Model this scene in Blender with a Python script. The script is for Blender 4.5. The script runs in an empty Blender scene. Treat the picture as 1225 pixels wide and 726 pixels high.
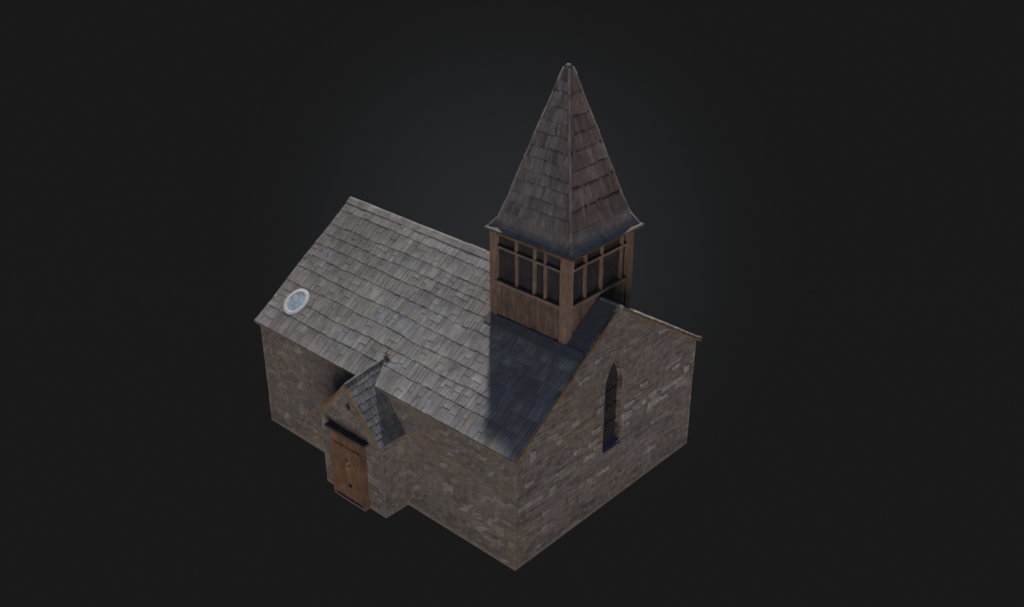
import bpy, math, random
from mathutils import Vector, noise, Matrix
R = random.Random(7)
S = 1.3                       # plan units -> metres
scene = bpy.context.scene
COL = scene.collection

# ------------------------------------------------------------------ plan
L, W, H = 7.991, 6.0, 2.872   # nave length, width, height of the walls
SL, SLF = .6885, .653         # roof slopes, near and far
OV, OG = .1175, .10
RY, RZ = 2.96, 4.91           # ridge
TX0, TX1, TY0, TY1 = 5.519, 7.572, 1.93, 4.02
TZ = 6.12
PX0, PX1, PY = 2.90, 4.84, .64
PXC, PRZ, PEZ = 3.885, 3.01, 1.88

def n3(x, y, z, s=1.0):
    return noise.noise(Vector((x*s, y*s, z*s)))
def lerp(a, b, t): return a + (b-a)*t
def mixc(a, b, t): return tuple(lerp(p, q, t) for p, q in zip(a, b))
def scale(c, k): return tuple(max(0, x*k) for x in c)

# ------------------------------------------------------------------ mesh collector
class MB:
    alpha = 0.0
    def __init__(s): s.v, s.f, s.t, s.c = [], [], [], []
    def add(s, pts, faces, tint, co=None):
        b = len(s.v)
        for i, p in enumerate(pts):
            s.v.append(tuple(p)); s.t.append((*tint, s.alpha) if not isinstance(tint, list) else (*tint[i], s.alpha))
            s.c.append(co[i] if co else (p[0]+p[1], p[2], 0))
        s.f += [tuple(b+i for i in f) for f in faces]
    def box(s, x0, x1, y0, y1, z0, z1, tint, axis='z', seg=1, wob=0.0, rnd=None):
        """box with co2 running along the given axis; optional wobble along that axis"""
        rnd = R.random()*40 if rnd is None else rnd
        pts, co = [], []
        for k in range(seg+1):
            t = k/seg
            for (a, b) in ((0, 0), (1, 0), (1, 1), (0, 1)):
                if axis == 'z': p = [x0 if a == 0 else x1, y0 if b == 0 else y1, lerp(z0, z1, t)]; cc = (p[0]+p[1], p[2], rnd)
                elif axis == 'x': p = [lerp(x0, x1, t), y0 if a == 0 else y1, z0 if b == 0 else z1]; cc = (p[1]+p[2], p[0], rnd)
                else: p = [x0 if a == 0 else x1, lerp(y0, y1, t), z0 if b == 0 else z1]; cc = (p[0]+p[2], p[1], rnd)
                if wob:
                    q = Vector(p)*2.3+Vector((rnd, 0, 0)); d = noise.noise_vector(q)*wob
                    p = [p[i]+d[i] for i in range(3)]
                pts.append(p); co.append(cc)
        fs = [(3, 2, 1, 0), tuple(seg*4+i for i in range(4))]
        for k in range(seg):
            for i in range(4):
                j = (i+1) % 4; fs.append((k*4+i, k*4+j, k*4+4+j, k*4+4+i))
        s.add(pts, fs, tint, co)
    def bar(s, a, b, w, h, tint, up=(0, 0, 1), seg=1, wob=0.0, taper=1.0):
        a, b = Vector(a), Vector(b); d = (b-a); ln = d.length; d.normalize()
        side = d.cross(Vector(up)).normalized(); u = side.cross(d)
        rnd = R.random()*40; pts, co = [], []
        for k in range(seg+1):
            t = k/seg; k2 = lerp(1, taper, t)
            for (i, j) in ((-1, -1), (1, -1), (1, 1), (-1, 1)):
                p = a+(b-a)*t+side*(i*w/2*k2)+u*(j*h/2*k2)
                if wob: p += noise.noise_vector(p*2+Vector((rnd, 0, 0)))*wob
                pts.append(p); co.append(((i*w+j*h)*.5, t*ln, rnd))
        fs = [(0, 1, 2, 3), tuple(seg*4+3-i for i in range(4))]
        for k in range(seg):
            for i in range(4):
                j = (i+1) % 4; fs.append((k*4+i, k*4+4+i, k*4+4+j, k*4+j))
        s.add(pts, fs, tint, co)
    def build(s, name, mat, parent=None, smooth=False, label=None):
        me = bpy.data.meshes.new(name)
        me.from_pydata([(x*S, y*S, z*S) for x, y, z in s.v], [], s.f)
        a = me.attributes.new('tint', 'FLOAT_COLOR', 'POINT'); a.data.foreach_set('color', [q for t in s.t for q in t])
        a = me.attributes.new('co2', 'FLOAT_VECTOR', 'POINT'); a.data.foreach_set('vector', [q for t in s.c for q in t])
        import bmesh
        bm = bmesh.new(); bm.from_mesh(me); bmesh.ops.recalc_face_normals(bm, faces=bm.faces); bm.to_mesh(me); bm.free()
        if smooth:
            for p in me.polygons: p.use_smooth = True
        me.materials.append(mat)
        o = bpy.data.objects.new(name, me); COL.objects.link(o)
        if parent: o.parent = parent
        if label: o['label'] = label
        return o

# ------------------------------------------------------------------ materials
def material(name, build):
    m = bpy.data.materials.new(name); m.use_nodes = True
    nt = m.node_tree; nt.nodes.clear(); N = nt.nodes.new
    out = N('ShaderNodeOutputMaterial'); b = N('ShaderNodeBsdfPrincipled'); nt.links.new(b.outputs[0], out.inputs[0])
    build(nt, N, b); return m
def attr(N, name):
    a = N('ShaderNodeAttribute'); a.attribute_name = name; return a
def noise_n(nt, N, vec, sc, det=4, rough=.55, scale3=None):
    if scale3:
        mp = N('ShaderNodeMapping'); mp.inputs['Scale'].default_value = scale3; nt.links.new(vec, mp.inputs[0]); vec = mp.outputs[0]
    n = N('ShaderNodeTexNoise'); n.inputs['Scale'].default_value = sc; n.inputs['Detail'].default_value = det
    n.inputs['Roughness'].default_value = rough; nt.links.new(vec, n.inputs['Vector']); return n.outputs['Fac']
def rng(nt, N, v, a, b, lo, hi):
    r = N('ShaderNodeMapRange'); r.inputs['From Min'].default_value = a; r.inputs['From Max'].default_value = b
    r.inputs['To Min'].default_value = lo; r.inputs['To Max'].default_value = hi; nt.links.new(v, r.inputs['Value']); return r.outputs[0]
def mul(nt, N, col, fac):
    v = N('ShaderNodeVectorMath'); v.operation = 'SCALE'; nt.links.new(col, v.inputs[0]); nt.links.new(fac, v.inputs['Scale']); return v.outputs[0]
def mth(nt, N, op, a, b):
    m = N('ShaderNodeMath'); m.operation = op
    for i, q in enumerate((a, b)):
        if isinstance(q, (int, float)): m.inputs[i].default_value = q
        else: nt.links.new(q, m.inputs[i])
    return m.outputs[0]
def mixn(nt, N, fac, a, b):
    m = N('ShaderNodeMix'); m.data_type = 'RGBA'; nt.links.new(fac, m.inputs['Factor'])
    for s_, q in ((m.inputs['A'], a), (m.inputs['B'], b)):
        if isinstance(q, tuple): s_.default_value = (*q, 1)
        else: nt.links.new(q, s_)
    return m.outputs['Result']
def bump(nt, N, b, h, strength, dist):
    bp = N('ShaderNodeBump'); bp.inputs['Strength'].default_value = strength; bp.inputs['Distance'].default_value = dist
    nt.links.new(h, bp.inputs['Height']); nt.links.new(bp.outputs[0], b.inputs['Normal'])

def wood_like(rough, streak, lo, hi, bstr, bdist, blot=(.75, 1.25), spec=.2):
    def f(nt, N, b):
        t = attr(N, 'tint'); c = attr(N, 'co2'); tc = N('ShaderNodeTexCoord')
        g1 = noise_n(nt, N, c.outputs['Vector'], 1, 5, .65, (streak, 3.0, 1.0))
        g2 = noise_n(nt, N, c.outputs['Vector'], 1, 4, .6, (streak*3.2, 9.0, 1.0))
        bl = noise_n(nt, N, tc.outputs['Object'], 2.3, 5, .6)
        sp = noise_n(nt, N, tc.outputs['Object'], 45, 3, .7)
        k = mth(nt, N, 'MULTIPLY', rng(nt, N, g1, .3, .7, lo, hi), rng(nt, N, g2, .3, .7, .86, 1.12))
        k = mth(nt, N, 'MULTIPLY', k, rng(nt, N, bl, .3, .7, *blot))
        k = mth(nt, N, 'MULTIPLY', k, rng(nt, N, sp, .3, .7, .86, 1.14))
        nt.links.new(mul(nt, N, t.outputs['Color'], k), b.inputs['Base Color'])
        b.inputs['Roughness'].default_value = rough; b.inputs['Specular IOR Level'].default_value = spec
        h = mth(nt, N, 'ADD', mth(nt, N, 'MULTIPLY', g1, .6), mth(nt, N, 'ADD', mth(nt, N, 'MULTIPLY', g2, .4), mth(nt, N, 'MULTIPLY', sp, .35)))
        bump(nt, N, b, h, bstr, bdist)
    return f
M_ROOF = material('weathered_roof_slabs', wood_like(.85, 13, .78, 1.2, .8, .025))
M_SPIRE = material('spire_shingles', wood_like(.85, 14, .74, 1.22, .6, .02))
M_WOOD = material('weathered_timber', wood_like(.8, 22, .68, 1.25, .5, .012))
M_DOOR = material('door_oak', wood_like(.6, 16, .66, 1.3, .5, .012, spec=.35))
def stone(nt, N, b):
    t = attr(N, 'tint'); c = attr(N, 'co2'); tc = N('ShaderNodeTexCoord'); P = tc.outputs['Object']
    big = noise_n(nt, N, P, .9, 5, .6); mid = noise_n(nt, N, P, 4.5, 5, .65); sm = noise_n(nt, N, c.outputs['Vector'], 1, 4, .6, (9, 22, 1)); fine = noise_n(nt, N, P, 60, 3, .7)
    k = mth(nt, N, 'MULTIPLY', rng(nt, N, big, .3, .7, .80, 1.16), rng(nt, N, mid, .3, .7, .70, 1.34))
    k = mth(nt, N, 'MULTIPLY', k, rng(nt, N, sm, .3, .7, .82, 1.2))
    k = mth(nt, N, 'MULTIPLY', k, rng(nt, N, fine, .3, .7, .85, 1.15))
    # rising damp and a pale splash line at the foot
    sx = N('ShaderNodeSeparateXYZ'); nt.links.new(P, sx.inputs[0])
    zz = mth(nt, N, 'ADD', sx.outputs['Z'], mth(nt, N, 'MULTIPLY', mth(nt, N, 'SUBTRACT', mid, .5), .5))
    damp = rng(nt, N, zz, .12, .9, .66, 1.0)
    k = mth(nt, N, 'MULTIPLY', k, damp)
    col = mul(nt, N, t.outputs['Color'], k)
    sme = noise_n(nt, N, P, 1, 5, .62, (1.5, 1.5, 4.5))
    col = mixn(nt, N, rng(nt, N, sme, .53, .66, 0, .6), col, (.41, .375, .34))
    rot = N('ShaderNodeMapping'); rot.inputs['Rotation'].default_value = (.25, .55, 0); nt.links.new(P, rot.inputs[0])
    sm3 = noise_n(nt, N, rot.outputs[0], 1, 5, .7, (3.0, 3.0, 9.0))
    col = mixn(nt, N, rng(nt, N, sm3, .50, .66, 0, .5), col, (.30, .262, .228))
    col = mixn(nt, N, rng(nt, N, sm3, .48, .34, 0, .5), col, (.165, .145, .132))
    pat = attr(N, 'tint').outputs['Alpha']
    b1 = noise_n(nt, N, rot.outputs[0], 1, 4, .6, (1.6, 1.6, 4.2)); b2 = noise_n(nt, N, P, 1, 4, .62, (.8, .8, 1.5)); b3 = noise_n(nt, N, rot.outputs[0], 1, 4, .6, (.9, 2.0, 2.2))
    col = mixn(nt, N, mth(nt, N, 'MULTIPLY', rng(nt, N, b2, .53, .64, 0, .6), pat), col, (.315, .235, .165))
    col = mixn(nt, N, mth(nt, N, 'MULTIPLY', rng(nt, N, b3, .54, .66, 0, .6), pat), col, (.205, .205, .225))
    col = mixn(nt, N, mth(nt, N, 'MULTIPLY', rng(nt, N, b1, .57, .66, 0, .75), pat), col, (.43, .385, .345))
    sm2 = noise_n(nt, N, P, 1, 5, .65, (2.6, 2.6, 3.4))
    col = mixn(nt, N, rng(nt, N, sm2, .54, .70, 0, .6), col, (.145, .124, .110))
    och = noise_n(nt, N, P, 1, 4, .7, (1.1, 1.1, 2.2))
    col = mixn(nt, N, rng(nt, N, och, .54, .70, 0, .5), col, (.27, .20, .145))
    foot = rng(nt, N, zz, .06, .13, .75, 0)
    col = mixn(nt, N, foot, col, (.30, .255, .22))
    nt.links.new(col, b.inputs['Base Color']); b.inputs['Roughness'].default_value = .92; b.inputs['Specular IOR Level'].default_value = .15
    h = mth(nt, N, 'ADD', mth(nt, N, 'MULTIPLY', mid, .5), mth(nt, N, 'ADD', mth(nt, N, 'MULTIPLY', sm, .35), mth(nt, N, 'MULTIPLY', fine, .25)))
    bump(nt, N, b, h, .7, .035)
M_STONE = material('rubble_stone', stone)
def plain(col, rough, spec=.2, var=.25, metal=0, sc=8):
    def f(nt, N, b):
        tc = N('ShaderNodeTexCoord'); n = noise_n(nt, N, tc.outputs['Object'], sc, 5, .65); n2 = noise_n(nt, N, tc.outputs['Object'], sc*6, 3, .65)
        t = attr(N, 'tint')
        k = mth(nt, N, 'MULTIPLY', rng(nt, N, n, .3, .7, 1-var, 1+var), rng(nt, N, n2, .3, .7, 1-var*.5, 1+var*.5))
        if col is None: nt.links.new(mul(nt, N, t.outputs['Color'], k), b.inputs['Base Color'])
        else: 
            rgb = N('ShaderNodeRGB'); rgb.outputs[0].default_value = (*col, 1); nt.links.new(mul(nt, N, rgb.outputs[0], k), b.inputs['Base Color'])
        b.inputs['Roughness'].default_value = rough; b.inputs['Specular IOR Level'].default_value = spec; b.inputs['Metallic'].default_value = metal
        bump(nt, N, b, n2, .4, .01)
    return f
M_LEAD = material('grey_lead', plain((.15, .155, .165), .6, .3, .2))
M_SILL = material('sill_slate', plain((.07, .09, .13), .7, .2, .25))
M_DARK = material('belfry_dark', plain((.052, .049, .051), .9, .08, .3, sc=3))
M_GLASS = material('leaded_glass_dark', plain((.045, .046, .052), .6, .25, .5, sc=14))
M_IRON = material('black_iron', plain((.02, .018, .018), .5, .4, .2))
M_RING = material('pale_ring', plain((.80, .78, .79), .8, .15, .12, sc=9))
M_SKYG = material('blue_pane', plain((.42, .53, .61), .5, .35, .5, sc=7))

# ------------------------------------------------------------------ object tree
def empty(name, loc=(0, 0, 0), parent=None):
    o = bpy.data.objects.new(name, None); o.location = loc; COL.objects.link(o)
    if parent: o.parent = parent
    return o
chapel = empty('stone_chapel')
chapel['label'] = 'small stone chapel with grey slab roof, timber belfry with tall spire, and a gabled porch'
chapel['category'] = 'chapel'

# ------------------------------------------------------------------ stone walls
MORT = (.225, .2, .178)
def stone_col(style, a, z):
    r = R.random(); n = n3(a*1.3, z*1.3, 3.1)
    m = .5+.5*n3(a*2.2, z*2.2, 8.0)
    if style == 'gable':
        c = mixc((.235, .205, .186), (.285, .252, .228), min(1, max(0, m*.6+R.random()*.4)))
        band = math.exp(-((z-1.75-.12*a)/.75)**2)
        if r < .04+.13*band: c = mixc(c, (.50, .47, .435), R.uniform(.4, 1))
        elif r < .16: c = mixc(c, (.25, .185, .145), .7)
        elif r < .26: c = scale(c, .84)
    elif style == 'side':
        c = mixc((.182, .158, .140), (.245, .212, .185), min(1, max(0, m*.7+R.random()*.3)))
        if r < .08: c = mixc(c, (.40, .355, .315), R.uniform(.4, .9))
        elif r < .16: c = mixc(c, (.24, .175, .125), .7)
        elif r < .30: c = mixc(c, (.165, .165, .172), .7)
        if n > .15: c = mixc(c, (.255, .19, .135), min(.8, (n-.15)*1.6))
    else:
        c = mixc((.245, .220, .205), (.30, .272, .252), min(1, max(0, m*.6+R.random()*.4)))
        if r < .1: c = scale(c, .85)
        elif r < .16: c = mixc(c, (.34, .315, .29), .6)
    return c
def rubble(mb, frame, a0, a1, z0, z1, style, inside, hmin=.06, hmax=.15, wmin=.12, wmax=.48, thick=.012, topcut=None, push=None):
    """courses of irregular stones laid proud of a wall; frame(a,z,d)->point, inside(a,z)->bool"""
    z = z0; row = 0
    while z < z1-.02:
        h = R.uniform(hmin, hmax)
        if z+h > z1-.03: h = z1-z
        a = a0; 
        while a < a1-.01:
            w = R.uniform(wmin, wmax) * (1.0 if h < .1 else .85)
            if a+w > a1-.08: w = a1-a
            wav = lambda aa, zz: n3(aa*.8, zz*1.1, 9.0)*.07 if z0+.02 < zz < z1-.02 else 0
            ca, cz = a+w/2, z+h/2
            bare = .08 if style == 'gable' else (.5 if style == 'side' else .4)
            if R.random()-.35*n3(ca*.9, cz*1.2, 17) > bare and inside(ca, cz) and inside(ca, cz+h*.45):
                j = R.uniform(-.002, .004); g = lambda: R.uniform(-.5, .5)*.03
                q = [(a+j, z+j), (a+w*.5+g(), z+j*.8), (a+w-j, z+j), (a+w-j+g(), cz), (a+w-j, z+h-j), (a+w*.5+g(), z+h-j*.8), (a+j, z+h-j), (a+j+g(), cz)]
                q = [(x, y+wav(x, y)) for x, y in q]
                q = [(min(a1, max(a0, x)), min(z1, max(z0, y))) for x, y in q]
                if push: q = [push(x, y, ca) for x, y in q]
                if topcut: q = [(x, min(y, topcut(x))) for x, y in q]
                th = thick*R.uniform(.1, 1.1); ins = .016 if style == 'gable' else .03
                inn = []
                for x, y in q:
                    dx, dy = ca-x, cz-y; l = math.hypot(dx, dy)+1e-6; inn.append((x+dx/l*ins, y+dy/l*ins))
                rnd = R.random()*50
                pts = [frame(x, y, -.004) for x, y in q]+[frame(x, y, th+n3(x*6, y*6, 1)*.003) for x, y in inn]
                co = [(x, y, rnd) for x, y in q+inn]
                fs = [tuple(range(8, 16))]+[(i, (i+1) % 8, 8+(i+1) % 8, 8+i) for i in range(8)]
                c = stone_col(style, ca, cz)
                mb.add(pts, fs, [mixc(scale(c, .95), MORT, .5 if style == 'gable' else .85)]*8+[c]*8, co)
            a += w
        z += h; row += 1
def extrude_poly(mb, poly, fr, fr2, tint):
    n = len(poly)
    pts = [fr(*p) for p in poly]+[fr2(*p) for p in poly]
    fs = [tuple(range(n)), tuple(range(2*n-1, n-1, -1))]+[(i, (i+1) % n, n+(i+1) % n, n+i) for i in range(n)]
    mb.add(pts, fs, tint)

# lancet outline on the gable (y, z)
LZ0 = 1.45
def lancet(off=0.0, n=9):
    c = 3.02; hw = .285+off; z0 = LZ0-off*.8; zs = 3.04; zt = 3.655+off*1.6
    pts = [(c-hw, z0), (c+hw, z0)]
    R1 = [(c+hw*(1-(i/n)**1.75), lerp(zs, zt, (i/n))) for i in range(n+1)]
    L1 = [(c-hw*(1-(i/n)**1.75), lerp(zs, zt, (i/n))) for i in range(n-1, -1, -1)]
    return pts+R1+L1
def in_lancet(y, z, off=.0):
    c = 3.02; hw = .285+off
    if z < LZ0-off or z > 3.655+off: return False
    if z <= 3.04: return abs(y-c) < hw
    t = (z-3.04)/(3.655+off-3.04); return abs(y-c) < hw*(1-t**1.75)
def roofz(y): return min(H+SL*y, RZ-SLF*(y-RY))-.045

# gable wall with the lancet cut through the outer skin
def gable_wall(x, out, with_window):
    mb = MB(); mb.alpha = .5
    D = .12
    outer = [(0, 0), (W, 0), (W, roofz(W)), (RY, roofz(RY)), (0, roofz(0))]
    if with_window:
        la = lancet()
        n = len(la)//2
        # two polygons around the opening: split at centre line, through apex and sill
        cy = 3.02; zt = 3.655
        apex_i = [i for i, p in enumerate(la) if abs(p[1]-zt) < 1e-6][0]
        right = la[1:apex_i+1]                    # sill right corner up to apex
        left = [la[0]]+la[:apex_i-1:-1]           # sill left corner up to apex
        left = [la[0]]+list(reversed(la[apex_i:]))
        polyR = [(cy, 0), (W, 0), (W, roofz(W)), (cy, roofz(cy)), (cy, zt)]+list(reversed(right))[1:]+[(cy, LZ0)]
        polyL = [(cy, 0), (cy, LZ0)]+left+[(cy, roofz(cy)), (RY, roofz(RY)), (0, roofz(0)), (0, 0)]
        for poly in (polyR, polyL):
            mb.add([(x, a, b) for a, b in poly], [tuple(range(len(poly)))], MORT, [(a, b, 0) for a, b in poly])
        # splayed reveals
        la_in = [(3.02+(a-3.02)*.92, LZ0+.13+(b-LZ0)*.93 if b < 2 else b-.03) for a, b in la]
        pts = [(x, a, b) for a, b in la]+[(x-D*out, a, b) for a, b in la_in]; m = len(la)
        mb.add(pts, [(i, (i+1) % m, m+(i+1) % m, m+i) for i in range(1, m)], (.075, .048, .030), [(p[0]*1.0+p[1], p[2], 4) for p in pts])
        global LANCET_IN, SILL
        LANCET_IN = [(x-(D-.01)*out, a, b) for a, b in la_in]
        SILL = ([(x, a, b) for a, b in la[:2]], [(x-D*out, a, b) for a, b in la_in[:2]])
        mb.add([(x-D*out-.02, a, b) for a, b in outer], [tuple(range(5))], MORT)
    else:
        mb.add([(x, a, b) for a, b in outer], [tuple(range(5))], MORT, [(a, b, 0) for a, b in outer])
    fr = lambda a, z, d: (x+out*d, a, z)
    ok = lambda a, z: (0 <= a <= W and z < roofz(a)-.01) and not (with_window and in_lancet(a, z, .0))
    def push(y, z, ca):
        if in_lancet(y, z, .012):
            t = max(0, (z-3.04)/(3.655-3.04)); hw = .297*(1-min(1, t)**1.75)
            if z < LZ0+.05: return (y, LZ0-.012)
            return (3.02-hw if ca < 3.02 else 3.02+hw, z)
        return (y, z)
    z = 0
    rubble(mb, fr, .0, W, 0, 4.86, 'gable', ok, .05, .19, .12, .62, thick=.008, topcut=lambda a: roofz(a)-.01, push=push if with_window else None)
    if with_window:
        # dressings of larger pale blocks beside the lancet and scattered in the courses
        for (a, zc, w, h) in ((2.50, 2.15, .30, .17), (2.42, 1.88, .34, .2), (2.55, 1.72, .24, .14), (3.56, 2.02, .34, .22), (3.6, 2.28, .4, .12), (3.52, 1.77, .26, .2), (2.3, 1.62, .3, .12),
                (.5, 2.56, .17, .28), (.40, 1.95, .26, .13), (4.45, 2.15, .3, .15), (4.1, 2.55, .28, .12), (5.3, 2.45, .26, .14), (5.75, 2.2, .2, .2), (4.9, 1.85, .3, .1), (1.9, 1.95, .26, .16), (1.35, 1.72, .3, .11), (2.6, 2.6, .18, .2)):
            c = mixc((.38, .355, .33), (.50, .475, .44), R.random()); pts = []; co = []
            for d, k in ((.0, 1), (.02, .86)):
                for i in range(10):
                    t = i/10*2*math.pi; ex = lambda v: math.copysign(abs(v)**.45, v)
                    px, pz = a+ex(math.cos(t))*w/2*k*(1+n3(t, a, 2)*.12), zc+ex(math.sin(t))*h/2*k*(1+n3(t, a, 5)*.12)+(a-3)*0
                    pts.append(fr(px, pz, d)); co.append((px, pz, a*7))
            mb.add(pts, [tuple(range(10, 20))]+[(i, (i+1) % 10, 10+(i+1) % 10, 10+i) for i in range(10)], [scale(c, .8)]*10+[c]*10, co)
    return mb
gw = gable_wall(L, 1, True).build('gable_wall', M_STONE, chapel)
gable_wall(0, -1, False).build('gable_wall', M_STONE, chapel)
# lancet glazing and sill
mb = MB(); mb.add(LANCET_IN, [tuple(range(len(LANCET_IN)))], (.03, .03, .03))
lw = mb.build('lancet_window', M_GLASS, gw)
mb = MB()
xg = LANCET_IN[0][0]+.012
for i in range(-6, 12):
    for sgn in (1, -1):
        z0 = 1.7+i*.17; a, b = (3.02-.25, z0), (3.02+.25, z0+.40)
        if sgn < 0: a, b = (a[0], b[1]), (b[0], a[1])
        if a[1] > 1.66 and b[1] > 1.66 and max(a[1], b[1]) < 3.2: mb.bar((xg, *a), (xg, *b), .009, .009, (.13, .11, .09), up=(1, 0, 0))
for zc in (2.05, 2.45, 2.85): mb.bar((xg+.008, 2.77, zc), (xg+.008, 3.27, zc), .012, .014, (.05, .045, .04), up=(1, 0, 0))
mb.build('leading', M_WOOD, gw)
mb = MB()
o_, i_ = SILL
mb.add([(p[0]+.02, p[1], p[2]+.012) for p in o_]+[(i_[1][0], i_[1][1], i_[1][2]+.012), (i_[0][0], i_[0][1], i_[0][2]+.012)]+[(p[0]+.02, p[1], p[2]-.02) for p in o_], [(0, 1, 2, 3), (0, 4, 5, 1)], (.12, .15, .21))
mb.build('window_sill', M_SILL, gw)

def side_wall(y, out):
    mb = MB(); mb.alpha = 1.0
    top = roofz(y)
    mb.add([(0, y, 0), (L, y, 0), (L, y, top), (0, y, top)], [(0, 1, 2, 3)], scale(MORT, .92), [(0, 0, 0), (L, 0, 0), (L, top, 0), (0, top, 0)])
    fr = lambda a, z, d: (a, y+out*d, z)
    for xc in (0, L):
        mb.bar((xc, y, .02), (xc, y, top-.05), .034, .034, (.275, .245, .22), up=(0, 1, 0), seg=22, wob=.012)
    ok = (lambda a, z: not (PX0+.04 < a < PX1-.04 and z < 1.95)) if out < 0 else (lambda a, z: True)
    rubble(mb, fr, 0, L, 0, top-.01, 'side', ok, .07, .23, .10, .42, thick=.006)
    return mb
side_wall(0, -1).build('side_wall', M_STONE, chapel)
side_wall(W, 1).build('side_wall', M_STONE, chapel)
mb = MB(); mb.add([(.02, .02, .003), (L-.02, .02, .003), (L-.02, W-.02, .003), (.02, W-.02, .003)], [(3, 2, 1, 0)], MORT)
mb.build('floor_slab', M_STONE, chapel)

# ------------------------------------------------------------------ shingle courses
def courses(mb, surf, v0, v1, hs, wmin, wmax, colf, uspan, thick=.022, skip=None, split=.3, wavy=.03, vseg=1, edge=.3, course_shade=.15):
    """surf(u,v,d)->point with u in plan units, uspan(v)->(ulo,uhi)"""
    v = v0; ci = 0
    while v < v1-.01:
        h = hs(v)*R.uniform(.82, 1.18)
        if v+h > v1-.12: h = v1-v
        lo, hi = uspan(v); lo2, hi2 = uspan(min(v+h, v1))
        wl = hi-lo; t = 0.0; first = ci == 0
        sag = R.random()*50
        while t < 1-1e-4:
            w = R.uniform(wmin, wmax)*(1.6 if R.random() < .12 else 1)/max(wl, .05)
            if t+w > 1-.35*wmin/max(wl, .05): w = 1-t
            t2 = t+w
            def corner(tt, vv, low):
                a, b = uspan(max(v0, min(vv, v1))); u = lerp(a, b, tt)
                dv = 0
                if low and not first: dv = n3(u*.9, ci*3.7, sag)*wavy*1.3+n3(u*4, ci*3.7, sag)*wavy*.45
                return u, vv+dv
            pieces = [(v, v+h, 1.0)]
            if R.random() < split and h > .25:
                vm = v+h*R.uniform(.35, .65); pieces = [(v, vm, .9), (vm, v+h, .75)]
            c0 = colf((lerp(lo, hi, t+w/2)), v+h/2)
            jl = R.uniform(-.012, .012) if not first else R.uniform(-.005, .003)
            for pi, (pv0, pv1, tk) in enumerate(pieces):
                gap = (.001 if first and vseg == 4 else .004)/max(wl, .05)*R.uniform(.4, 1.6)
                c = scale(c0, R.uniform(.9, 1.1)) if pi else c0
                rnd = R.random()*60; th = thick*(.3 if first and vseg == 4 else 1)*tk*R.uniform(.7, 1.35); tilt = 0 if first else R.uniform(-.15, .15)
                cu, cv = lerp(lo, hi, t+w/2), (pv0+pv1)/2
                if skip and skip(cu, cv): continue
                pts, co, tn = [], [], []
                ov = .03 if pv1 < v1-.02 else 0
                for k in range(vseg+1):
                    kk = [0, .45, .74, .885, 1.0][k] if vseg == 4 else k/vseg; vv = lerp(pv0+(jl if pi == 0 else 0), pv1+ov, kk)
                    for (tt, s1) in ((t+gap, 1-tilt), (t2-gap, 1+tilt)):
                        u, v_ = corner(tt, vv, True) if k == 0 and pi == 0 else corner(tt, vv, False)
                        d = lerp(th*s1, .002, kk)
                        pts.append(surf(u, v_, d)); co.append((u, v_, rnd)); tn.append(scale(c, (course_shade if k == 4 else min(1, course_shade*1.35) if k == 3 else 1) if (vseg == 4 and ov and v_ > .3) else .78 if (k == vseg and ov) else 1))  # tile tops darkened: shade along the course lines painted into the tint
                nb = len(pts)
                for (tt) in (t+gap, t2-gap):
                    u, v_ = corner(tt, pv0+(jl if pi == 0 else 0), True) if pi == 0 else corner(tt, pv0, False)
                    pts.append(surf(u, v_, -.004)); co.append((u, v_, rnd)); tn.append(scale(c, edge))  # lower edges darkened likewise, painted course shade
                ue, ve = corner(t+gap, pv1+ov, False); pts.append(surf(ue, ve, -.006)); co.append((ue, ve, rnd)); tn.append(c)
                ue, ve = corner(t2-gap, pv1+ov, False); pts.append(surf(ue, ve, -.006)); co.append((ue, ve, rnd)); tn.append(c)
                fs = [(2*k, 2*k+1, 2*k+3, 2*k+2) for k in range(vseg)]
                fs += [(nb, nb+1, 1, 0), tuple([nb]+[2*k for k in range(vseg+1)]+[nb+2]), tuple([nb+1]+[2*k+1 for k in range(vseg+1)]+[nb+3])]
                mb.add(pts, fs, tn, co)
            t = t2
        v += h; ci += 1

X0, X1 = -OG, L+OG
cs = 1/math.sqrt(1+SL*SL); LEN = (RY+OV)/cs
csf = 1/math.sqrt(1+SLF*SLF); LENF = (W+.13-RY)/csf
def surf_near(u, v, d):
    y = -OV+v*cs; z = H+SL*y; w = n3(u*.55, v*.8, 2.0)*.022+n3(u*2.2, v*2.2, 7.0)*.008
    w *= min(1, v*3+.15)
    d += w
    return (u, y-d*SL*cs, z+d*cs)
def surf_far(u, v, d):
    y = W+.13-v*csf; z = RZ-SLF*(y-RY); d += n3(u*.55, v*.8, 22.0)*.015*min(1, v*3)
    return (u, y+d*SLF*csf, z+d*csf)
def roof_col(u, v):
    k = R.random(); n = n3(u*.5, v*.6, 11)
    up = max(0, min(1, (u-1.5)/4+v*.12))
    base = mixc(mixc((.300, .278, .262), (.355, .330, .312), k), mixc((.325, .316, .305), (.385, .376, .364), k), up)
    r = R.random()
    if r < .05: base = mixc(base, (.33, .355, .39), .6)
    elif r < .12: base = mixc(base, (.40, .35, .30), .5)
    elif r < .20: base = scale(base, .88)
    elif r < .25+.1*up: base = scale(base, 1.11)
    return scale(base, 1+n*.2)
RC = Vector((.645, .575))     # round opening: x, y on the slope
mb = MB()
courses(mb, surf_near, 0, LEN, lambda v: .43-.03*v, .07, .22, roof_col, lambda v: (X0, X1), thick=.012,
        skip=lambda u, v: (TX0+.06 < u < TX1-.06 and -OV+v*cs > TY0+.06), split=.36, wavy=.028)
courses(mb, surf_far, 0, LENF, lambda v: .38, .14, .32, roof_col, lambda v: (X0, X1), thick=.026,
        skip=lambda u, v: (TX0+.06 < u < TX1-.06 and W+.13-v*csf < TY1-.06), split=.3, wavy=.04)
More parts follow.
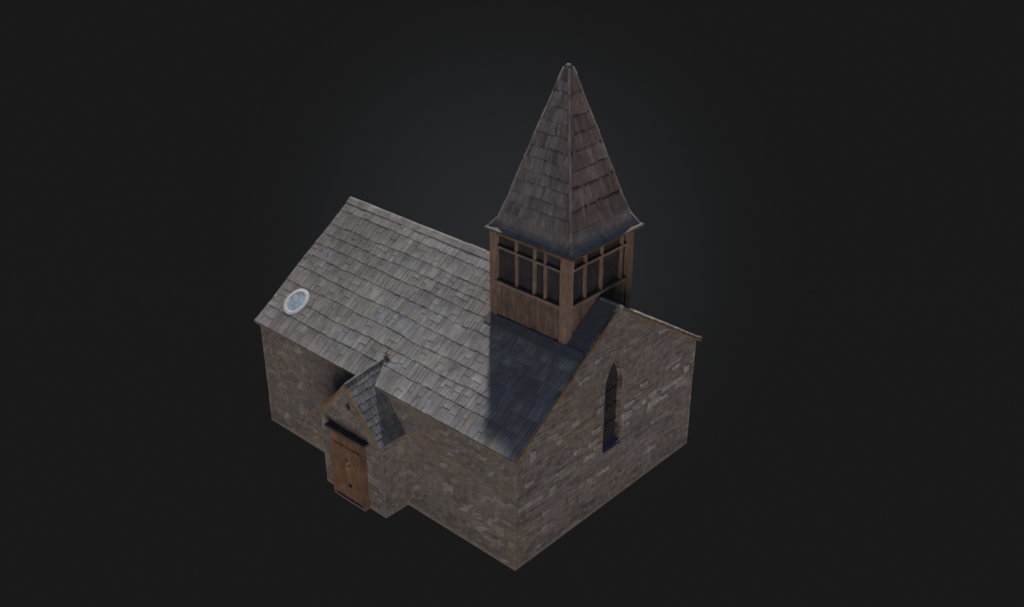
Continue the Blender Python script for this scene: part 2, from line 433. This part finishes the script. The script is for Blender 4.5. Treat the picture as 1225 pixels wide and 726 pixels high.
# solid deck below the courses
prof = [(-OV, H-SL*OV), (RY, RZ), (W+.13, RZ-SLF*(W+.13-RY))]
dk = .055
low = [(y, z-dk) for y, z in prof]
nx = 40
tn = (.30, .275, .25)
for k in range(nx):
    xa, xb = lerp(X0, X1, k/nx), lerp(X0, X1, (k+1)/nx)
pts = []; 
poly = [(prof[0][0], prof[0][1]), (prof[1][0], prof[1][1]-.004), (prof[2][0], prof[2][1])]+[(low[2][0]-.02, low[2][1]), (low[1][0], low[1][1]), (low[0][0]+.02, low[0][1])]
def lowd(a): return a
m = len(poly)
pts = [(X0+.012, a, b-.022) for a, b in poly]+[(X1-.012, a, b-.022) for a, b in poly]
mb.add(pts, [tuple(range(m)), tuple(range(2*m-1, m-1, -1))]+[(i, (i+1) % m, m+(i+1) % m, m+i) for i in range(m)], (.24, .21, .18))
roof = mb.build('roof', M_ROOF, chapel)
# ridge
mb = MB(); mb2 = False
x = X0
while x < X1-.01:
    w = min(R.uniform(.28, .5), X1-x)
    if x > TX1-.03 and not mb2: mb.build('ridge_cap', M_ROOF, roof); mb = MB(); mb2 = True
    if x+w > TX0-.05 and x < TX1+.02:
        if x < TX0-.08: w = TX0-x+.02
        else:
            x = TX1-.01 if x < TX1-.01 else x+.02; continue
    c = scale((.40, .385, .36), R.uniform(.85, 1.12)); z = RZ+.034+R.uniform(-.006, .006)
    a = .13
    P = [(RY-a, RZ-a*SL+.026), (RY-.02, z), (RY+.02, z), (RY+a, RZ-a*SLF+.026), (RY+a, RZ-a*SLF-.01), (RY-a, RZ-a*SL-.01)]
    def zz(x_): return n3(x_*1.1, 0, 5)*.02
    pts = [(x+.003, p, q+zz(x)) for p, q in P]+[(x+w-.003, p, q+zz(x+w)) for p, q in P]; rnd = R.random()*30
    mb.add(pts, [tuple(range(6)), tuple(range(11, 5, -1))]+[(i, (i+1) % 6, 6+(i+1) % 6, 6+i) for i in range(6)], c, [(p[1], p[0], rnd) for p in pts])
    x += w
mb.build('ridge_cap', M_ROOF, roof)
# verge boards on both gables, eaves boards
for xv in (X1-.004, X0+.004):
    sg = 1 if xv > 1 else -1
    mb = MB(); mb.bar((xv-sg*.012, -OV+.01, H-SL*OV-.025), (xv-sg*.012, RY, RZ-.02), .03, (.06 if sg > 0 else .03), (.20, .125, .07), seg=14, wob=.012)
    mb.build('verge_board', M_WOOD, roof)
    mb = MB(); mb.bar((xv-sg*.012, W+.12, prof[2][1]-.025), (xv-sg*.012, RY, RZ-.02), .03, .05, (.22, .14, .08), seg=14, wob=.012)
    mb.build('verge_board', M_WOOD, roof)

# ------------------------------------------------------------------ round roof window
nrm = Vector((0, -SL*cs, cs)); uax = Vector((1, 0, 0)); vax = Vector((0, cs, SL*cs))
ctr = Vector((RC.x, RC.y, H+SL*RC.y))
def disc(name, prof_, mat, parent, tint=(.5, .5, .5), n=40, cap=False):
    mb = MB(); pts = []
    for r, d in prof_:
        for i in range(n):
            t = i/n*2*math.pi; rr = r*(1+.018*n3(math.cos(t)*1.5, math.sin(t)*1.5, r*3))
            pts.append(ctr+uax*math.cos(t)*rr*.95+vax*math.sin(t)*rr*1.05+nrm*d)
    fs = []
    for k in range(len(prof_)-1):
        for i in range(n): j = (i+1) % n; fs.append((k*n+i, k*n+j, k*n+n+j, k*n+n+i))
    if cap: fs.append(tuple((len(prof_)-1)*n+i for i in range(n)))
    mb.add(pts, fs, tint); return mb.build(name, mat, parent, smooth=True)
rwin = disc('round_window', [(.345, .0), (.34, .016), (.33, .022), (.262, .024), (.242, .020), (.236, .012)], M_RING, roof)
disc('pane', [(.245, .014), (.12, .016), (.05, .017)], M_SKYG, rwin, cap=True)

# ------------------------------------------------------------------ belfry
tower = empty('bell_tower', (0, 0, 0), chapel)
tower_seat = H+SL*TY0
def wood_c(k=1.0):
    c = mixc((.245, .168, .125), (.20, .155, .122), R.random())
    return scale(c, k*R.uniform(.86, 1.14))
pw = .19
ZS, ZT = 5.03, 5.80
# corner posts
for (ax, ay) in ((0, 0), (1, 0), (1, 1), (0, 1)):
    mb = MB()
    x0 = TX0 if ax == 0 else TX1-pw; y0 = TY0 if ay == 0 else TY1-pw
    mb.box(x0, x0+pw, y0, y0+pw, 4.0, TZ+.06, wood_c(1.08), seg=14, wob=.012)
    mb.build('corner_post', M_WOOD, tower)
# dark core: its colour stands in for the shade inside the open belfry
mb = MB(); mb.box(TX0+.075, TX1-.075, TY0+.075, TY1-.075, 4.0, TZ+.1, (.03, .03, .03)); mb.build('dark_core', M_DARK, tower)
def face_frame(k):
    # returns map (t, z, d) -> point ; t along face from 0..len
    if k == 0: return (lambda t, z, d: (TX0+t, TY0-d, z)), TX1-TX0
    if k == 1: return (lambda t, z, d: (TX1+d, TY0+t, z)), TY1-TY0
    if k == 2: return (lambda t, z, d: (TX1-t, TY1+d, z)), TX1-TX0
    return (lambda t, z, d: (TX0-d, TY1-t, z)), TY1-TY0
mull = [(.70, 1.17, 1.46), (.60, 1.10, 1.74), (.55, 1.05, 1.5), (.55, 1.05, 1.5)]
for k in range(4):
    fr, ln = face_frame(k)
    # boarding
    mb = MB(); t = pw-.01
    while t < ln-pw-.005:
        w = min(R.uniform(.045, .095), ln-pw+.01-t)
        d = -.03+R.uniform(-.004, .005); c = scale(wood_c(), .95); rnd = R.random()*50; g = .003
        ns = 5; pts = []; co = []
        for i in range(ns+1):
            z = lerp(4.0, ZS-.0, i/ns); wv = n3(t*3, z*2, k)*.008
            for (tt, dd) in ((t+g, -.06), (t+g, d), (t+w-g, d+R.uniform(-.003, .003)), (t+w-g, -.06)):
                pts.append(fr(tt+wv*.4, z, dd+wv)); co.append((tt, z, rnd))
        fs = [(3, 2, 1, 0), tuple(ns*4+q for q in range(4))]
        for i in range(ns):
            for q in range(4): j = (q+1) % 4; fs.append((i*4+q, i*4+j, i*4+4+j, i*4+4+q))
        mb.add(pts, fs, c, co); t += w
    mb.build('board_panel', M_WOOD, tower)
    # rails
    def rail(nm, z, h, d0, d1, k_=1.0):
        mb = MB(); a = fr(pw-.01, z, (d0+d1)/2); b = fr(ln-pw+.01, z+R.uniform(-.012, .012), (d0+d1)/2)
        mb.bar(a, b, abs(d1-d0), h, wood_c(k_), seg=10, wob=.009); mb.build(nm, M_WOOD, tower)
    rail('sill_rail', ZS, .055, -.07, .012, 1.2)
    rail('transom', ZT, .05, -.08, -.012, 1.1)
    rail('head_rail', TZ-.02, .07, -.09, -.008, .9)
    for t in mull[k]:
        mb = MB(); w = R.uniform(.046, .058)
        mb.bar(fr(t, ZS+.02, -.05), fr(t+R.uniform(-.012, .012), TZ, -.05), w, .06, wood_c(1.05), up=fr(0, 0, 1) and (Vector(fr(0, 0, 1))-Vector(fr(0, 0, 0))), seg=8, wob=.008)
        mb.build('mullion', M_WOOD, tower)
# lead apron where the belfry sits on the slope
mb = MB()
def apron(u0, u1, va, vb, d0=.045, d1=.03):
    n = 12
    for i in range(n):
        a, b = lerp(u0, u1, i/n), lerp(u0, u1, (i+1)/n)
        wob_ = lambda u: n3(u*1.5, va, 3)*.015
        pts = [surf_near(a, va+wob_(a), d1), surf_near(b, va+wob_(b), d1), surf_near(b, vb, d0), surf_near(a, vb, d0), surf_near(a, va+wob_(a), 0), surf_near(b, va+wob_(b), 0)]
        mb.add(pts, [(0, 1, 2, 3), (4, 5, 1, 0)], (.2, .2, .2))
vt = (TY0+OV)/cs
apron(TX0-.03, X1-.03, vt-.20, vt+.03)
apron(TX1-.03, X1-.03, vt+.03, LEN-.06)
mb.build('lead_apron', M_LEAD, tower)

# ------------------------------------------------------------------ spire
SCX, SCY = (TX0+TX1)/2+.03, (TY0+TY1)/2+.03
ZF, ZA = 6.185, 9.46
P_ = [(0.0, 1.14), (.045, 1.045), (.13, .965), (.30, .905), (.62, .80), (1.2, .64), (2.0, .415), (2.7, .208), (3.15, .082), (3.22, .06)]
# arc length along the profile
arc = [0.0]
for a, b in zip(P_, P_[1:]): arc.append(arc[-1]+math.hypot(b[0]-a[0], b[1]-a[1]))
VT = arc[-1]
def prof_at(v):
    v = max(0, min(VT, v))
    for i in range(len(arc)-1):
        if v <= arc[i+1]+1e-9:
            t = (v-arc[i])/(arc[i+1]-arc[i]); a, b = P_[i], P_[i+1]
            dz, dr = b[0]-a[0], b[1]-a[1]; l = math.hypot(dz, dr)
            return lerp(a[0], b[0], t), lerp(a[1], b[1], t), -dr/l, dz/l
    return P_[-1][0], P_[-1][1], .3, .95
def spire_c(k):
    def f(u, v):
        base = mixc((.21, .192, .188), (.265, .243, .236), R.random()) if k in (0, 2) else mixc((.225, .178, .162), (.28, .222, .20), R.random())
        r = R.random()
        if r < .15: base = scale(base, .78)
        elif r < .26: base = scale(base, 1.2)
        elif r < .34: base = mixc(base, (.26, .27, .29), .6)
        if v < .35: return scale((.285, .272, .265), R.uniform(.95, 1.05))
        return scale(base, 1+.3*n3(u*1.5, v*1.3, k*5))
    return f
spire = empty('spire', (0, 0, 0), chapel)
for k in range(4):
    ax = [((1, 0), (0, -1)), ((0, 1), (1, 0)), ((-1, 0), (0, 1)), ((0, -1), (-1, 0))][k]
    def sf(u, v, d, ax=ax, k=k):
        z, r, nz, nr = prof_at(v)
        d += n3(u*.9+k*9, v*.9, 4)*.02*min(1, v*2+.3)
        rr = r+d*nr
        u = max(-rr, min(rr, u))
        wobz = n3(u*1.0+k*7, 1.0, 2)*.018*max(0, 1-v*2)
        z = ZF+z+d*nz*.6+wobz
        return (SCX+ax[0][0]*u+ax[1][0]*rr, SCY+ax[0][1]*u+ax[1][1]*rr, z)
    mb = MB()
    courses(mb, sf, 0, VT, (lambda v: .46 if v < .1 else .25) if k in (0, 2) else (lambda v: .46 if v < .1 else .36), .05, .12, spire_c(k), lambda v: (-prof_at(v)[1]-.004, prof_at(v)[1]+.004), skip=lambda u, v: v < .3, thick=.026, split=.3, wavy=.025, vseg=4, edge=.2, course_shade=.34 if k in (0, 2) else .2)
    # solid backing skin
    n = 70; pts = []; fs = []; tn = []; co = []
    for i in range(n+1):
        v = VT*i/n; r = prof_at(v)[1]
        for q in range(7):
            pts.append(sf(lerp(-r, r, q/6), v, .006 if v < .47 else -.012)); co.append((lerp(-r, r, q/6), v, k*9))
            tn.append(mixc((.29, .285, .285), (.22, .19, .178), min(1, v/.5)))
    for i in range(n):
        for q in range(6): a = i*7+q; fs.append((a, a+1, a+8, a+7))
    mb.add(pts, fs, tn, co)
    mb.build('spire_face', M_SPIRE, spire)
    # eaves board under the flare
    mb = MB(); a = sf(-1.13, 0, -.02); b = sf(1.13, 0, -.02)
    mb.bar((a[0], a[1], a[2]-.016), (b[0], b[1], b[2]-.016), .02, .03, (.20, .12, .065), seg=12, wob=.012)
    mb.build('eaves_board', M_WOOD, spire)
# soffit
mb = MB(); q = 1.10
mb.add([(SCX-q, SCY-q, ZF-.022), (SCX+q, SCY-q, ZF-.022), (SCX+q, SCY+q, ZF-.022), (SCX-q, SCY+q, ZF-.022)], [(0, 1, 2, 3)], (.1, .075, .06)); mb.build('soffit', M_WOOD, spire)
# hip slates
mb = MB()
for (hx, hy) in ((1, -1), (-1, -1), (1, 1), (-1, 1)):
    v = .10
    while v < VT-.05:
        h = R.uniform(.16, .3); v2 = min(VT-.01, v+h)
        z1, r1, *_ = prof_at(v); z2, r2, *_ = prof_at(v2)
        c = scale((.225, .195, .182), R.uniform(.75, 1.3)); e = R.uniform(.006, .02)
        a = (SCX+hx*(r1+e), SCY+hy*(r1+e), ZF+z1); b = (SCX+hx*(r2+.002), SCY+hy*(r2+.002), ZF+z2+.02)
        mb.bar(a, b, R.uniform(.035, .055), .025, c, up=(hx, hy, .3), seg=2, wob=.008)
        v = v2
mb.build('hip_slate', M_SPIRE, spire)
# rounded tip
mb = MB(); n = 14; rings = [(3.10, .088), (3.17, .082), (3.22, .077), (3.262, .062), (3.288, .035)]
pts = [(SCX+math.cos(i/n*6.2832+.4)*r*(1+.1*n3(i, z, 1)), SCY+math.sin(i/n*6.2832+.4)*r, ZF+z) for z, r in rings for i in range(n)]
fs = [(k*n+i, k*n+(i+1) % n, k*n+n+(i+1) % n, k*n+n+i) for k in range(4) for i in range(n)]+[tuple(range(4*n, 5*n))]
mb.add(pts, fs, (.33, .32, .31)); mb.build('spire_tip', M_LEAD, spire, smooth=True)

# ------------------------------------------------------------------ porch
porch = empty('porch', (0, 0, 0), chapel)
PYF = -PY
PSL = (PRZ-PEZ)/(PXC-(PX0-.03)); PSR = (PRZ-PEZ)/((PX1+.045)-PXC)
def ptop(x): return min(PRZ-PSL*(PXC-x), PRZ-PSR*(x-PXC))-.05
mb = MB()
outl = [(PX0, 0), (PX1, 0), (PX1, ptop(PX1)), (PXC, ptop(PXC)), (PX0, ptop(PX0))]
mb.add([(a, PYF, b) for a, b in outl]+[(a, 0.02, b) for a, b in outl], [(0, 1, 2, 3, 4), (0, 5, 6, 1), (1, 6, 7, 2), (0, 4, 9, 5)], scale(MORT, 1.14), [(p[0], p[1], 0) for p in outl+outl])
HOLE = (3.84, 2.40)
rubble(mb, lambda a, z, d: (a, PYF-d, z), PX0, PX1, 0, 2.96, 'porch',
       lambda a, z: z < ptop(a)-.01 and not (3.3 < a < 4.25 and z < 1.65) and math.hypot(a-HOLE[0], z-HOLE[1]) > .10, .08, .2, .14, .4, thick=.01, topcut=lambda a: ptop(a)-.012)
rubble(mb, lambda a, z, d: (PX1+d, a, z), PYF, 0, 0, 1.84, 'porch', lambda a, z: True, .1, .24, .14, .36, thick=.01)
rubble(mb, lambda a, z, d: (PX0-d, a, z), PYF, 0, 0, 1.84, 'porch', lambda a, z: True, .1, .24, .14, .36, thick=.01)
for xc in (PX0, PX1):
    mb.bar((xc, PYF, .02), (xc, PYF, 1.82), .03, .03, (.31, .28, .255), up=(0, 1, 0), seg=16, wob=.01)
mb.build('porch_wall', M_STONE, porch)
mb = MB()   # dark slabs stand in for the shade inside a small cross-shaped opening
for (w, h) in ((.05, .17), (.13, .05)):
    mb.box(HOLE[0]-w/2, HOLE[0]+w/2, PYF-.013-(.002 if w < .1 else 0), PYF-.002, HOLE[1]-h/2, HOLE[1]+h/2, (.02, .018, .018), seg=2, wob=.01)
mb.build('gable_opening', M_DARK, porch)
# porch roof
def porch_slope(right):
    run = (PX1+.045-PXC) if right else (PXC-(PX0-.10)); sl = PSR if right else PSL
    c_ = 1/math.sqrt(1+sl*sl); ln = run/c_; sg = 1 if right else -1
    def sf(u, v, d):   # u along y, v up the slope
        hx = run-v*c_; d += n3(u*1.5+sg*4, v*1.5, 3)*.016
        # the ridge climbs a little towards the nave
        lift = max(0, (u+PY+.1))*.13*(v/ln)
        return (PXC+sg*(hx+d*sl*c_), u, PRZ-sl*hx+d*c_+lift)
    return sf, ln
YF = PYF-.10
def y_end(right, v):
    sf, ln = porch_slope(right); p = sf(0, v, 0)
    return max(-.005, (p[2]-H)/SL+.06) if p[2] > H-.09 else (-.115+.11)
prf = MB()
def pcol(u, v):
    base = mixc((.225, .22, .22), (.29, .285, .285), R.random())
    if R.random() < .2: base = mixc(base, (.24, .265, .31), .7)
    return scale(base, 1+.3*n3(u*2, v*2, 6))
for right in (True, False):
    sf, ln = porch_slope(right)
    courses(prf, sf, 0, ln, lambda v: .17, .05, .13, pcol, lambda v, r=right: (YF, y_end(r, v)), thick=.011, split=.15, wavy=.03)
    n = 12; pts = []; co = []
    for i in range(n+1):
        v = ln*i/n; e = y_end(right, v)
        for q in range(5): u = lerp(YF+.01, e, q/4); pts.append(sf(u, v, -.012)); co.append((u, v, 3))
        for q in range(5): u = lerp(YF+.01, e, q/4); pts.append(sf(u, v, -.045)); co.append((u, v, 3))
    fs = []
    for i in range(n):
        for q in range(4):
            a = i*10+q; fs += [(a, a+1, a+11, a+10), (a+5, a+15, a+16, a+6)]
        fs.append((i*10, i*10+10, i*10+15, i*10+5))
    fs += [(q, q+5, q+6, q+1) for q in range(4)]
    prf.add(pts, fs, (.24, .22, .2), co)
pr = prf.build('porch_roof', M_ROOF, porch)
for right in (True, False):
    sf, ln = porch_slope(right); mb = MB()
    mb.bar(sf(YF, 0, -.02), sf(YF, ln, -.02), .06, .04, (.30, .195, .115), up=(0, 1, 0), seg=10, wob=.012)
    mb.build('verge_board', M_WOOD, pr)
mb = MB(); sf, ln = porch_slope(True); a, b = Vector(sf(YF+.01, ln, .02)), Vector(sf(.42, ln, .02)); a.x = b.x = PXC
mb.bar(a, b, .045, .018, (.20, .20, .205), seg=10, wob=.012); mb.build('ridge_cap', M_ROOF, pr)
# little wooden cross where the porch ridge dies into the nave roof
cb = Vector((PXC+.01, .44, H+SL*.44)); mb = MB()
mb.bar(cb-Vector((0, 0, .03)), cb+Vector((0, 0, .15)), .035, .035, (.36, .27, .17), up=(0, 1, 0), seg=4, wob=.008)
mb.bar(cb+Vector((-.09, .0, .075)), cb+Vector((.09, 0, .085)), .035, .03, (.36, .27, .17), up=(0, 1, 0), seg=3, wob=.008)
mb.build('cross', M_WOOD, porch)

# door, case and lintel
DX0, DX1, DY, DZ = 3.35, 4.25, PYF-.13, 1.68
dc = lambda k=1: scale(mixc((.265, .155, .098), (.22, .13, .085), R.random()), k*R.uniform(.9, 1.12))
door = empty('door', (0, 0, 0), chapel)
mb = MB(); mb.box(DX0-.085, DX0+.01, DY, PYF+.01, 0, DZ+.02, dc(.95), seg=8, wob=.006); mb.box(DX1-.01, DX1+.075, DY, PYF+.01, 0, DZ+.02, dc(.85), seg=8, wob=.006)
mb.box(DX0+.011, DX1-.011, DY+.002, PYF+.01, DZ-.06, DZ+.018, dc(.8), axis='x', seg=6, wob=.004)
mb.build('door_frame', M_DOOR, door)
mb = MB(); x = DX0+.01
for w in (.16, .18, .15, .17, .16, .15):
    if x+w > DX1-.01: w = DX1-.01-x
    mb.box(x+.003, x+w-.003, DY+.03+R.uniform(-.004, .004), PYF+.01, .01, DZ-.06, dc(), seg=6); x += w
mb.build('door_leaf', M_DOOR, door)
mb = MB()
for z in (1.36,): mb.box(DX0+.03, DX1-.03, DY+.012, DY+.03, z-.04, z+.04, dc(.86), axis='x', seg=5, wob=.003)
mb.build('ledge', M_DOOR, door)
mb = MB(); mb.box(3.17, 4.43, PYF-.17, PYF+.01, DZ+.021, DZ+.075, (.10, .09, .088), axis='x', seg=10, wob=.01)
mb.build('lintel', M_WOOD, door)
mb = MB(); mb.box(3.21, 4.39, PYF-.145, PYF+.01, DZ-.03, DZ+.020, dc(.8), axis='x', seg=8, wob=.006); mb.build('lintel_moulding', M_DOOR, door)
mb = MB(); hx, hz = 3.80, .93
mb.box(hx-.02, hx+.02, DY-.018, DY+.035, hz-.11, hz+.11, (.34, .20, .11), seg=3, wob=.006); mb.box(hx-.05, hx+.07, DY-.014, DY+.035, hz-.03, hz+.01, (.34, .20, .11), axis='x', seg=2, wob=.006)
mb.build('handle', M_DOOR, door)
mb = MB(); mb.box(hx-.01, hx+.07, DY+.01, DY+.035, .38, .43, (.02, .02, .02), axis='x', seg=3, wob=.008)
mb.build('lock', M_IRON, door)
mb = MB(); mb.box(3.29, 4.31, PYF-.14, PYF, -.02, .015, (.15, .12, .10), axis='x', seg=5, wob=.008); mb.build('threshold', M_STONE, door)

# ------------------------------------------------------------------ camera
cam_d = bpy.data.cameras.new('camera'); cam = bpy.data.objects.new('camera', cam_d); COL.objects.link(cam)
cam_d.sensor_width = 36; cam_d.lens = 1334.86/1225*36; cam_d.clip_end = 500
fw = Vector((-0.59557818, 0.65252424, -0.46850694)); rt = Vector((0.73812633, 0.67466122, 0.00132519)); up = Vector((-0.31694818, 0.34502805, 0.88345882))
cam.matrix_world = Matrix(((rt.x, up.x, -fw.x, 19.6312*S), (rt.y, up.y, -fw.y, -12.857*S), (rt.z, up.z, -fw.z, 15.2867*S), (0, 0, 0, 1)))
scene.camera = cam

# ------------------------------------------------------------------ light
def sun(name, frm, strength, color, angle):
    l = bpy.data.lights.new(name, 'SUN'); l.energy = strength; l.color = color; l.angle = math.radians(angle)
    o = bpy.data.objects.new(name, l); COL.objects.link(o); o.rotation_euler = Vector(frm).to_track_quat('Z', 'Y').to_euler(); return o
az = Vector((-.66, .75, 0)).normalized(); el = math.radians(53)
sun('sun', (az.x*math.cos(el), az.y*math.cos(el), math.sin(el)), 2.75, (1.0, .935, .885), 3.2)
sun('sky_fill', (.1, -.1, 1), 0.30, (.26, .52, 1.0), 100)
sun('low_fill', (.68, -.76, -.44), 1.27, (1.0, .905, .875), 50)  # added lamp lifting the walls from below; there is no ground to bounce

# dim studio surround: a soft slate glow that fades to near black
w = bpy.data.worlds.new('World'); scene.world = w; w.use_nodes = True
nt = w.node_tree; nt.nodes.clear(); N = nt.nodes.new
out = N('ShaderNodeOutputWorld'); bg = N('ShaderNodeBackground'); nt.links.new(bg.outputs[0], out.inputs[0])
tc = N('ShaderNodeTexCoord'); dt = N('ShaderNodeVectorMath'); dt.operation = 'DOT_PRODUCT'
g = (fw+up*.045-rt*.0).normalized()
dt.inputs[1].default_value = tuple(g); nt.links.new(tc.outputs['Generated'], dt.inputs[0])
ac = N('ShaderNodeMath'); ac.operation = 'ARCCOSINE'; nt.links.new(dt.outputs['Value'], ac.inputs[0])
mr = N('ShaderNodeMapRange'); mr.interpolation_type = 'SMOOTHSTEP'; mr.inputs['From Min'].default_value = .02; mr.inputs['From Max'].default_value = .255
mr.inputs['To Min'].default_value = 0; mr.inputs['To Max'].default_value = 1; nt.links.new(ac.outputs[0], mr.inputs['Value'])
mx = N('ShaderNodeMix'); mx.data_type = 'RGBA'; nt.links.new(mr.outputs[0], mx.inputs['Factor'])
mx.inputs['A'].default_value = (.0205, .0218, .0250, 1); mx.inputs['B'].default_value = (.0098, .0098, .0098, 1)
nt.links.new(mx.outputs['Result'], bg.inputs['Color']); bg.inputs['Strength'].default_value = 1

scene.view_settings.view_transform = 'Standard'; scene.view_settings.look = 'None'; scene.view_settings.exposure = 0
scene.render.engine = 'CYCLES'
